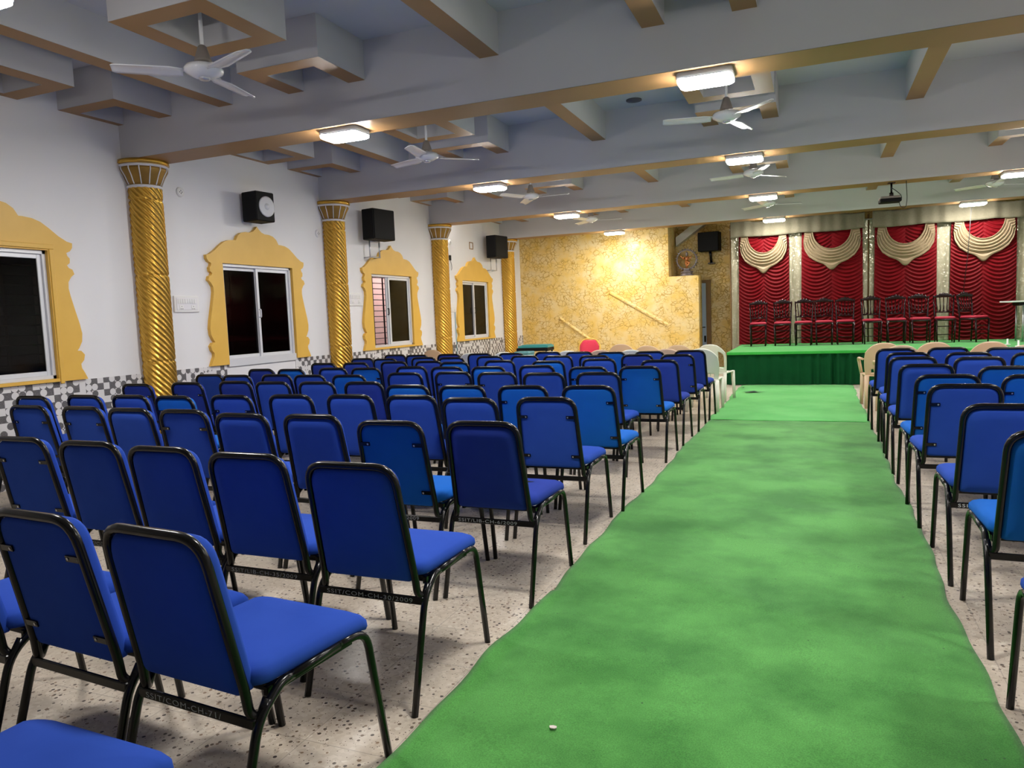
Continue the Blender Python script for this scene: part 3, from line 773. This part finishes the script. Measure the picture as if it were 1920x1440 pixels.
# ------------------------------------------------------------------ carpets
def carpet(name, y0, y1, seed, m, label, lift):
    rnd = random.Random(seed)
    ph = [rnd.uniform(0, 6) for _ in range(8)]
    def edge(y, q): return .011*math.sin(2.1*y+ph[q])+.007*math.sin(5.3*y+ph[q+1])+.005*math.sin(13*y+ph[q+2])
    def fn(u, v):
        y = y0+v*(y1-y0)+(.006*math.sin(5*u+ph[6]) if v < .5 else 0); x = -1.215+edge(y, 0)+u*(1.782+edge(y, 3)-edge(y, 0))
        k = min(1, 8*min(u, 1-u))
        z = .008+lift+.006*k*(math.sin(3.1*y+2.3*x+ph[0])*math.sin(1.7*y-3*x+ph[1]))**2+.004*k*max(0, math.sin(7*y+4*x+ph[4]))**4
        if u < .02 or u > .98: z = .004+lift+.012*max(0, math.sin(2.9*y+ph[5]))**6+(.014 if u < .5 and y < 3.3 else 0)
        return (x, y, z)
    b = MB(); b.grid(fn, 60, int((y1-y0)*18)); me = b.solidify(name, m, -.004)
    return tag(ob(name, me), label, 'carpet', 'green aisle runners')
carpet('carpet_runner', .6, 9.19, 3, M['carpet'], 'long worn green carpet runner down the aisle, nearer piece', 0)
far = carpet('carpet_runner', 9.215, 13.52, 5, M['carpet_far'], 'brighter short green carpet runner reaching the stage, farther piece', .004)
b = MB(); q = [(-1.10, 12.25), (-1.0, 12.32), (-.92, 12.42), (-.86, 12.30), (-.70, 12.26), (-.86, 12.22), (-1.0, 12.20)]
b.add([(x, y, .028) for x, y in q], [tuple(range(len(q)))], 0, False); ob('tear', b.mesh('tear', M['black_hole']), far)
b = MB(); q = [(-1.19, 12.95), (-1.12, 12.90), (-1.12, 13.02)]; b.add([(x, y, .028) for x, y in q], [(0, 1, 2)], 0, False); ob('tear', b.mesh('tear', M['black_hole']), far)
p = unproj(1037, 1363, .02); b = MB(); b.add([(p.x+.012*math.cos(a*.9)*(1+.3*(a % 2)), p.y+.010*math.sin(a*.9), .0205) for a in range(7)], [tuple(range(7))], 0, False)
b.add([(p.x+.012*math.cos(a*.9)*(1+.3*(a % 2)), p.y+.010*math.sin(a*.9), .0185) for a in range(7)], [tuple(range(7))[::-1]], 0, False)
tag(ob('paper_scrap', b.mesh('paper_scrap', M['paper'])), 'tiny pale paper scrap lying on the green runner near the camera', 'paper scrap')

# ------------------------------------------------------------------ stage
SY, SZ, SX0, SX1 = 13.60, .585, -1.47, RX-.01
st = thing('stage', 'low stage topped with bright green carpet and a dark green skirt', 'stage')
b = MB(); b.rbox((SX0, SY, SZ-.05), (SX1, YB-.005, SZ), .008); ob('stage_top', b.mesh('stage_top', M['stage_green']), st)
b = MB(); b.box((SX0+.06, SY+.08, 0), (SX1-.05, YB-.05, SZ-.052)); ob('platform', b.mesh('platform', M['brown_wood']), st)
def skirt(u, v):
    x = SX0+u*(SX1-SX0); z = .012+v*(SZ-.045-.012)
    g = (.35+.65*max(0, math.sin(1.9*x+.8))**2)
    y = SY+.03-.045*g*(1-.45*v)*(math.sin(34*x+2*math.sin(3*x))+.5*math.sin(61*x))*.8 - .03*(1-v)
    return (x, y, z)
b = MB(); b.grid(skirt, 620, 10); ob('skirt', b.mesh('skirt', M['skirt']), st)
def skirt2(u, v):
    y = SY-.01+u*(YB-.05-SY); z = .012+v*(SZ-.045-.012); return (SX0+.015-.012*math.sin(30*y)*(1-.5*v), y, z)
b = MB(); b.grid(skirt2, 200, 6); ob('skirt', b.mesh('skirt', M['skirt']), st)
b = MB(); b.rbox((-2.02, 13.9, .20), (-1.50, 14.5, .26), .006); b.rbox((-1.99, 13.95, 0), (-1.95, 14.45, .20), .004); b.rbox((-1.57, 13.95, 0), (-1.53, 14.45, .20), .004)
tag(ob('stage_step', b.mesh('stage_step', M['stage_green'])), 'low green covered step beside the left end of the stage', 'step')

# curtains
CY = 16.45
def red_panel(x0, x1, label):
    t = thing('stage_curtain', label, 'curtain', ((x0+x1)/2, CY, SZ), 0, 'red stage curtains')
    hw = (x1-x0)/2; H = 2.42
    rnd = random.Random(int(x0*100)); p1 = rnd.uniform(0, 6)
    def fn(u, v):
        x = (u*2-1)*hw*(1+.03*(1-v)); z = .006+v*(H-.006)
        s = abs(u*2-1); k = s*2-1      # -1..1 across each half
        ph = (z - .13*k*k + .02*math.sin(3*z+p1))/.074
        a = .027*(1-.75*abs(k)**6)
        y = -a*(.5+.5*math.sin(2*PI*ph)) - .012*(1-abs(k)**2) + .01*math.sin(2*z+p1)*s
        return (x, y, z)
    b = MB(); b.grid(fn, 72, 300); ob('curtain_panel', b.mesh('curtain_panel', M['curtain_red']), t)
    q = hw/.54
    def sw(u, v):
        s = (u*2-1)*1.3; sg = 1 if s > 0 else -1; a = abs(s)
        if a <= 1: ph = a*PI/2; ix, iz = .335*math.sin(ph), 2.275-.37*math.cos(ph); ox = .50*math.sin(ph)**.9; oz = 1.99-.40*math.cos(ph)**1.15
        else: e = (a-1)/.3; ix, iz = .335+.15*e, 2.275; ox, oz = .50+.01*e, 1.99+.07*e
        sc = .012*abs(math.sin(a*9)) if .55 < a <= 1.25 else 0
        oz -= sc
        x = (ix+(ox-ix)*v)*sg*q; z = iz+(oz-iz)*v - .11*math.exp(-(a/.11)**2)*max(0, v-.8)/.2
        y = -.060-.014*math.sin(v*PI*11+.9*math.cos(a*2))*(1-.3*a)-.006*math.sin(v*PI*23)-.02*math.sin(v*PI)
        return (x, y, z)
    b = MB(); b.grid(sw, 80, 54); ob('swag', b.mesh('swag', M['swag']), t)
red_panel(-1.50, -.515, 'red ruched curtain with cream swag at the left end of the stage')
red_panel(-.265, .86, 'red ruched curtain with cream swag, second from the left')
red_panel(1.08, 2.15, 'red ruched curtain with cream swag, third from the left')
red_panel(2.39, 3.45, 'red ruched curtain with cream swag behind the lone right chair')
def drape(x0, x1, y, label, amp=.012, zb=SZ):
    def fn(u, v):
        z = zb+.006+v*(SZ+2.42-zb); x = x0+u*(x1-x0)
        return (x, y-amp*math.sin(u*(x1-x0)*38+.7*math.sin(z*2))*(.4+.6*(1-v)), z)
    b = MB(); b.grid(fn, 30, 60); return tag(ob('sequined_drape', b.mesh('sequined_drape', M['sequin'])), label, 'drape', 'cream sequined drapes')
drape(-1.66, -1.49, CY+.03, 'narrow cream sequined drape at the far left edge of the stage', zb=0)
drape(-.53, -.25, CY+.035, 'cream sequined drape between the first and second red curtains')
drape(.84, .955, CY+.035, 'narrow cream drape just left of the dark gap between curtains')
drape(.985, 1.10, CY+.035, 'narrow cream drape just right of the dark gap between curtains')
drape(2.13, 2.41, CY+.035, 'cream sequined drape between the third and fourth red curtains')
drape(3.43, 4.6, CY+.035, 'wide cream sequined drape at the right edge behind the table', .03)
def valance(x0, x1, label, pts):
    def fn(u, v):
        x = x0+u*(x1-x0); zt = 3.165+.022*math.sin(7*x)+.018*math.sin(3.1*x+1)
        zb = 2.845-.02*abs(math.sin(2.8*x+.8))
        return (x, CY-.10-.012*math.sin(17*x)-.008*math.sin(31*x), zb+(zt-zb)*v)
    b = MB(); b.grid(fn, 160, 8); return tag(ob('curtain_valance', b.solidify('curtain_valance', M['valance'], .006)), label, 'valance', 'beige valances over the curtains')
valance(-1.66, .89, 'beige valance strip above the two left red curtains', 0)
valance(1.03, 4.6, 'beige valance strip above the right red curtains', 0)
b = MB(); b.tube([(x, CY+.06, 3.02) for x in (-1.7, 0, 2, 5.5)], .012, 6); tag(ob('curtain_rod', b.mesh('curtain_rod', M['steel'])), 'thin rod carrying the stage curtains below the farthest beam', 'curtain rod')
for x in (-1.68, .97, 3.5):
    b = MB(); b.tube([(x, CY+.10, SZ if x > -1.4 else 0), (x, CY+.10, ZS)], .018, 8); tag(ob('curtain_post', b.mesh('curtain_post', M['brown_wood'])), 'slim brown post behind the stage curtains, %s' % {-1.68: 'left end', .97: 'in the dark gap', 3.5: 'right end'}[x], 'post')

# mahogany stage chairs
def stage_chair_meshes():
    D = {}
    for s in (-1, 1):
        b = MB(); b.tube([(s*.155, -.19, 0), (s*.165, -.19, .2), (s*.17, -.19, .42)], [.014, .017, .02], 8); D['f%d' % s] = b.mesh('leg', M['mahogany'])
        b = MB(); b.tube([(s*.16, .20, 0), (s*.165, .18, .42), (s*.18, .21, .65), (s*.19, .245, .86)], [.014, .018, .016, .015], 8)
        for z, r in ((.55, .022), (.68, .021)): b.lathe([(0, -.015), (r*.8, -.01), (r, 0), (r*.8, .01), (0, .015)], 8, (s*.176, .205, z))
        D['r%d' % s] = b.mesh('leg', M['mahogany'])
    b = MB(); o = rrect(.19, .20, .04, 4); b.loft([[(x, y, .40) for x, y in o], [(x, y, .435) for x, y in o]]); D['seat'] = b.mesh('seat', M['mahogany'])
    b = MB(); L = []
    for z, i in ((.436, .01), (.455, .006), (.47, .02), (.476, .06)):
        L.append([(x, y, z) for x, y in rrect(.185-i, .195-i, .035, 4)])
    b.loft(L); D['pad'] = b.mesh('seat_pad', M['maroon_pad'])
    b = MB()
    def tr(u, v):
        x = (u*2-1)*.20; h = .055+.022*math.cos(x*PI/.20)+.008*math.cos(x*6*PI/.2); return (x, .25+.02*(1-(x/.2)**2)-.02, .825+v*h*1.15)
    b.grid(tr, 24, 3); D['top'] = b.solidify('top_rail', M['mahogany'], .022)
    b = MB(); b.tube([(-.175, .205, .555), (0, .22, .555), (.175, .205, .555)], .013, 8)
    for x in (-.08, 0, .08): b.lathe([(0, -.02), (.016, -.012), (.019, 0), (.016, .012), (0, .02)], 8, (x, .212, .578))
    D['low'] = b.mesh('lower_rail', M['mahogany'])
    D['sp'] = []
    for k in range(5):
        x = (k-2)*.066; b = MB(); b.tube([(x*.9, .213, .56), (x*.95, .225, .66), (x, .235, .70), (x*1.1, .252, .845)], [.009, .013, .008, .010], 6); D['sp'].append(b.mesh('spindle', M['mahogany']))
    b = MB()
    for z in (.30, .15): b.tube([(-.163, -.19, z), (.163, -.19, z)], .009, 6)
    for s in (-1, 1): b.tube([(s*.162, -.19, .22), (s*.162, .19, .22)], .009, 6)
    D['str'] = b.mesh('stretcher', M['mahogany']); return D
SCM = stage_chair_meshes()
for _m in [v for k, v in SCM.items() if k != 'sp']+SCM['sp']: _m.transform(Matrix.Diagonal((.87, .92, 1, 1)))
slab = ['at the far left end of the row', 'second from the left', 'third from the left, before a cream drape', 'fourth from the left', 'fifth from the left', 'sixth from the left, before the dark gap', 'seventh from the left', 'eighth from the left', 'ninth from the left, before a cream drape', 'standing alone and turned at the right end']
for k, (px, py) in enumerate([(1423, 568), (1468, 567), (1507, 565), (1545, 565), (1584, 563), (1633, 562), (1678, 560), (1722, 559), (1768, 557), (1822, 555)]):
    y = 15.95
    d = (px-960)/F_PX*rgt - (py-720)/F_PX*upv + fwd; s = y/d.y; x = CAM.x+s*d.x
    t = thing('spindle_chair', 'dark mahogany spindle chair with red pad, '+slab[k], 'chair', (x, y-.25, SZ), math.radians([2, 1, -2, 1, 0, 2, -1, 1, -2, 38][k]), 'mahogany chairs on the stage')
    for q in ('f-1', 'f1', 'r-1', 'r1'): ob('leg', SCM[q], t)
    t.location.z += .002; se = ob('seat', SCM['seat'], t); ob('seat_pad', SCM['pad'], se); ob('top_rail', SCM['top'], t); ob('lower_rail', SCM['low'], t); ob('stretcher', SCM['str'], t)
    for q in SCM['sp']: ob('spindle', q, t)
# white-topped table at the right of the stage
t = thing('folding_table', 'white topped folding table at the right end of the stage', 'table', (3.75, 15.55, SZ))
b = MB(); b.rbox((-.67, -.3, .69), (.67, .3, .715), .005); ob('tabletop', b.mesh('tabletop', M['white_plastic']), t)
b = MB(); b.rbox((-.48, -.25, .63), (.48, .25, .689), .004); ob('apron', b.mesh('apron', M['black_plastic']), t)
for x in (-.42, .42):
    for y in (-.24, .24): b = MB(); b.tube([(x, y, 0), (x, y, .64)], .014, 8); ob('leg', b.mesh('leg', M['steel']), t)
b = MB()
for z in (.14, .42): b.tube([(-.42, -.24, z), (.42, -.24, z)], .008, 6)
for k in range(5): b.tube([(-.36, -.24, .16+k*.05), (.36, -.24, .16+k*.05)], .005, 6)
ob('shelf_wires', b.mesh('shelf_wires', M['steel']), t)
for x, y, lab in ((2.925, 14.40, 'small white stub on a round base on the stage, left one'), (2.96, 13.85, 'small white stub on a round base at the stage edge, right one')):
    b = MB(); b.lathe([(0, 0), (.045, 0), (.045, .012), (.014, .018), (.013, .10), (0, .10)], 16); tag(ob('floor_stub', b.mesh('floor_stub', M['white_plastic']), None, (x, y, SZ)), lab, 'stub', 'white stubs on the stage')

# ------------------------------------------------------------------ plastic chairs
def mono_meshes(m, slots):
    D = {}
    for s in (-1, 1):
        for nmk, pts in (('r', [(s*.20, .0, 0), (s*.19, .06, .42)]), ('f', [(s*.21, .50, 0), (s*.20, .46, .43)])):
            b = MB(); b.tube(pts, [.021, .030], 6); D[nmk+str(s)] = b.mesh('leg', m)
        b = MB(); b.tube(fil([(s*.24, .06, .64), (s*.265, .25, .645), (s*.25, .47, .62), (s*.215, .47, .42)], .06, 5), .021, 8, flat=.7); D['a'+str(s)] = b.mesh('armrest', m)
    b = MB()
    b.grid(lambda u, v: ((u*2-1)*(.205+.01*v), .06+v*.43, .43-.02*math.sin(PI*v)*(1-(u*2-1)**2)-.03*max(0, v-.85)*6*(v-.85)), 12, 12); D['seat'] = b.solidify('seat', m, .016)
    b = MB()
    def bk(u, v):
        s = u*2-1; hw = .20+.024*math.sin(min(1, v*1.1)*PI*.6); top = .42*(1-.30*abs(s)**2.6)
        return (s*hw*(1-.10*max(0, v-.7)), .06-.10*v-.05*s*s*-1+.0, .43+v*top)
    def skip(u, v):
        if not slots: return (.08 < v < .2) and (abs(u-.5) < .4) and (int(u*24) % 3 != 0)
        return (.22 < v < .80) and (.09 < u < .26 or .74 < u < .91)
    b.grid(bk, 36, 24, skip=skip); D['back'] = b.solidify('backrest', m, .014); return D
PM = {'white': mono_meshes(M['cream_plastic'], True), 'cream': mono_meshes(M['cream_plastic'], False), 'beige': mono_meshes(M['beige_plastic'], False)}
plist = [(1332, 647, 'white', -9, 'cream plastic chair with slotted back by the runner, nearest the stage'), (1303, 655, 'cream', 0, 'cream plastic chair right behind the last aisle blue chair, left block'),
 (1278, 648, 'beige', 3, 'beige plastic chair, back row, left of the cream slotted chair'), (1218, 649, 'beige', -4, 'beige plastic chair, back row, middle of the crackled wall'), (1168, 646, 'beige', 5, 'tall looking beige plastic chair right of the red banquet chair'),
 (1257, 655, 'beige', 2, 'beige plastic chair, front plastic row, second from the runner'), (1185, 657, 'cream', -3, 'cream plastic chair, front plastic row, third from the runner'), (1135, 657, 'beige', 4, 'beige plastic chair in front of the red banquet chair'),
 (1066, 661, 'cream', 0, 'cream plastic chair left of the red banquet chair, front row'), (1046, 661, 'cream', 2, None),
 (950, 661, 'cream', 0, 'cream plastic chair in front of the teal stack'), (885, 663, 'cream', 3, 'cream plastic chair between the two far gold columns'), (815, 657, 'beige', -8, 'beige plastic chair by the third gold column'),
 (1658, 644, 'beige', 6, 'beige plastic armchair nearest the runner, right of the aisle, back one'), (1683, 649, 'beige', 3, 'beige plastic armchair just ahead of the first right block chair'), (1742, 643, 'beige', 0, 'beige plastic armchair second from the runner, right of the aisle'),
 (1847, 642, 'beige', -3, 'beige plastic armchair third from the runner, right of the aisle'), (1917, 648, 'beige', 2, 'beige plastic armchair at the right edge of the picture')]
PL = [p for p in plist if p[4]]; PP = []
for px, py, kk, a, lab in PL:
    q = unproj(px, py, .838); PP.append([q.x+(.04 if px > 1400 else -.03), q.y, .47 if px < 1400 else .56, .58, -.05])
for q in PP:
    for k in TAKEN:
        if abs(q[0]-k[0]) < .46 and abs(k[1]-q[1]) < .7: q[1] = max(q[1], k[1]+k[3]+.05)
relax(PP)
for (px, py, kk, a, lab), (x, y, *_) in zip(PL, PP):
    t = thing('plastic_chair', lab, 'chair', (x, y, 0), math.radians(a if kk == 'white' else a*.4), 'plastic chairs'); D = PM[kk]
    ob('seat', D['seat'], t); ob('backrest', D['back'], t)
    for k in ('r-1', 'r1', 'f-1', 'f1'): ob('leg', D[k], t)
    if px > 1400:
        for k in ('a-1', 'a1'): ob('armrest', D[k], t)
# red banquet chair with gold frame
q = unproj(1105, 633, .93)
t = thing('banquet_chair', 'red padded banquet chair with gold frame by the crackled wall', 'chair', (q.x, q.y, 0), math.radians(186))
b = MB(); b.tube(fil([(-.19, .02, 0), (-.19, .06, .45), (-.20, -.01, .78), (-.12, -.03, .89), (0, -.03, .912), (.12, -.03, .89), (.20, -.01, .78), (.19, .06, .45), (.19, .02, 0)], .05, 4), .013, 8); ob('back_frame', b.mesh('back_frame', M['gold_flat']), t)
b = MB(); L = []
for c, i in ((-.02, .03), (-.005, .01), (.03, .01), (.045, .04)):
    o = fil([(-.18+i, 0, .50+i), (.18-i, 0, .50+i), (.185-i, 0, .79-i*.5), (.11, 0, .895-i), (-.11, 0, .895-i), (-.185+i, 0, .79-i*.5)], .03, 3, True); L.append([(p.x, c+.04-.06*(p.z-.5)/.4, p.z) for p in o])
b.loft(L); ob('backrest', b.mesh('backrest', M['red_fabric']), t)
b = MB(); b.loft([[(x, y, z) for x, y in rrect(.2-i, .2-i, .04, 4, 0, .27)] for z, i in ((.43, .01), (.45, 0), (.47, .01), (.48, .05))]); ob('seat', b.mesh('seat', M['red_fabric']), t)
for s in (-1, 1): b = MB(); b.tube([(s*.18, .44, .44), (s*.19, .46, 0)], .013, 8); ob('leg', b.mesh('leg', M['gold']), t)
# teal bench stack in the corner
t = thing('folded_table', 'teal edged table with black legs folded in the far left corner', 'table', (-5.58, 14.95, 0), math.radians(4))
b = MB(); b.rbox((-.33, -.25, .69), (.33, .25, .735), .006); b.rbox((-.27, -.2, .735), (.30, .22, .752), .004); ob('tabletop', b.mesh('tabletop', M['teal']), t)
b = MB(); b.rbox((-.36, -.27, .62), (.33, .27, .688), .006); ob('apron', b.mesh('apron', M['black_plastic']), t)
for x in (-.32, .29):
    for y in (-.23, .23): b = MB(); b.tube([(x, y, 0), (x, y, .63)], .018, 8); ob('leg', b.mesh('leg', M['black_metal']), t)
t = thing('storage_crate', 'pale teal crate standing before the dark corner table', 'crate', (-5.62, 14.35, 0), math.radians(-3))
b = MB(); b.rbox((-.16, -.16, 0), (.16, .16, .60), .02); ob('crate_body', b.mesh('crate_body', M['teal_pale']), t); b = MB(); b.rbox((-.17, -.17, .585), (.17, .17, .64), .02); ob('lid', b.mesh('lid', M['teal_pale']), t)

# ------------------------------------------------------------------ projector
t = thing('projector', 'black ceiling projector hanging under the third beam', 'projector', (1.02, BY[3], 2.875), math.radians(3))
b = MB(); b.rbox((-.145, -.11, -.045), (.145, .11, .01), .012); ob('lower_case', b.mesh('lower_case', M['black_plastic']), t)
b = MB(); b.rbox((-.14, -.105, .0105), (.135, .105, .045), .012); ob('upper_case', b.mesh('upper_case', M['grey_plastic']), t)
b = MB(); b.tube([(.02, 0, .045), (.02, 0, .10)], .03, 12); b.tube([(.02, 0, .09), (.02, 0, .245)], .014, 10); b.rbox((-.03, -.05, .235), (.07, .05, .245), .003); ob('mount', b.mesh('mount', M['black_metal']), t)
b = MB(); b.lathe([(0, 0), (.03, 0), (.026, .012), (0, .006)], 16, mat=Matrix.Translation((-.06, .11, -.01)) @ Matrix.Rotation(-PI/2, 4, 'X')); ob('lens', b.mesh('lens', M['steel']), t)
b = MB(); b.tube(fil([(.02, -.01, .17), (.08, -.03, .12), (.14, -.06, .05), (.14, -.11, .0)], .05, 5), .006, 6); b.tube(fil([(.11, -.09, -.04), (.12, -.1, -.11), (.16, -.1, -.145), (.20, -.1, -.13), (.215, -.1, -.02), (.20, -.1, .245)], .06, 5), .005, 6); ob('cable', b.mesh('cable', M['black_cable']), t)
b = MB(); b.tube([(2.66, 16.06, 3.2), (2.64, 16.25, 2.2), (2.58, 16.28, 1.5)], .006, 6); tag(ob('hanging_cable', b.mesh('hanging_cable', M['black_cable'])), 'thin dark cable hanging in front of the right red curtain', 'cable')

# ------------------------------------------------------------------ dancing idol in a ring, on the ledge
t = thing('idol_statue', 'dancing figure statue in a flame ring on the crackled ledge', 'statue', (-2.68, Y1+.20, 2.125))
b = MB(); b.lathe([(0, 0), (.15, 0), (.15, .03), (.12, .05), (.12, .07), (.14, .08), (.14, .10), (.08, .115), (.07, .15), (.09, .17), (0, .17)], 20); ob('pedestal', b.mesh('pedestal', M['pewter']), t)
b = MB(); rr = .215; cz = .17+rr-.02
b.tube([(rr*math.sin(a*2*PI/48), 0, cz-rr*math.cos(a*2*PI/48)) for a in range(48)], .017, 8, closed=True)
for k in range(22):
    a = .5+k*(2*PI-1.)/21; c, s = math.sin(a), -math.cos(a)
    b.tube([(rr*c, 0, cz+rr*s), ((rr+.025)*c, 0, cz+(rr+.025)*s), ((rr+.05)*c, 0, cz+(rr+.05)*s)], [.015, .017, .003], 6)
ob('flame_ring', b.mesh('flame_ring', M['pewter']), t)
b = MB(); z0 = .17
b.tube([(0, 0, z0), (.005, -.02, z0+.06), (-.01, 0, z0+.13), (.0, 0, z0+.155)], [.016, .022, .034, .036], 8)
b.tube([(.0, 0, z0+.15), (.0, 0, z0+.20), (.005, 0, z0+.245), (.006, 0, z0+.262)], [.036, .030, .044, .016], 10)
b.tube([(.0, -.01, z0+.14), (.065, -.03, z0+.13), (.035, -.03, z0+.07), (.0, -.035, z0+.06)], [.032, .026, .020, .012], 8)
for pts in ([(.04, 0, z0+.245), (.09, -.01, z0+.23), (.12, -.02, z0+.29)], [(-.04, 0, z0+.245), (-.09, -.01, z0+.23), (-.13, -.02, z0+.29)], [(.04, -.01, z0+.235), (.06, -.04, z0+.19), (-.02, -.05, z0+.20)], [(-.04, -.01, z0+.235), (-.075, -.04, z0+.20), (-.06, -.06, z0+.25)]):
    b.tube(pts, [.016, .012, .009], 8)
fg = ob('figure', b.mesh('figure', M['copper']), t)
b = MB(); b.lathe([(0, -.035), (.022, -.03), (.030, 0), (.026, .022), (.030, .03), (.018, .055), (.006, .075), (0, .08)], 12, (.006, 0, z0+.300)); ob('head', b.mesh('head', M['pewter']), fg)
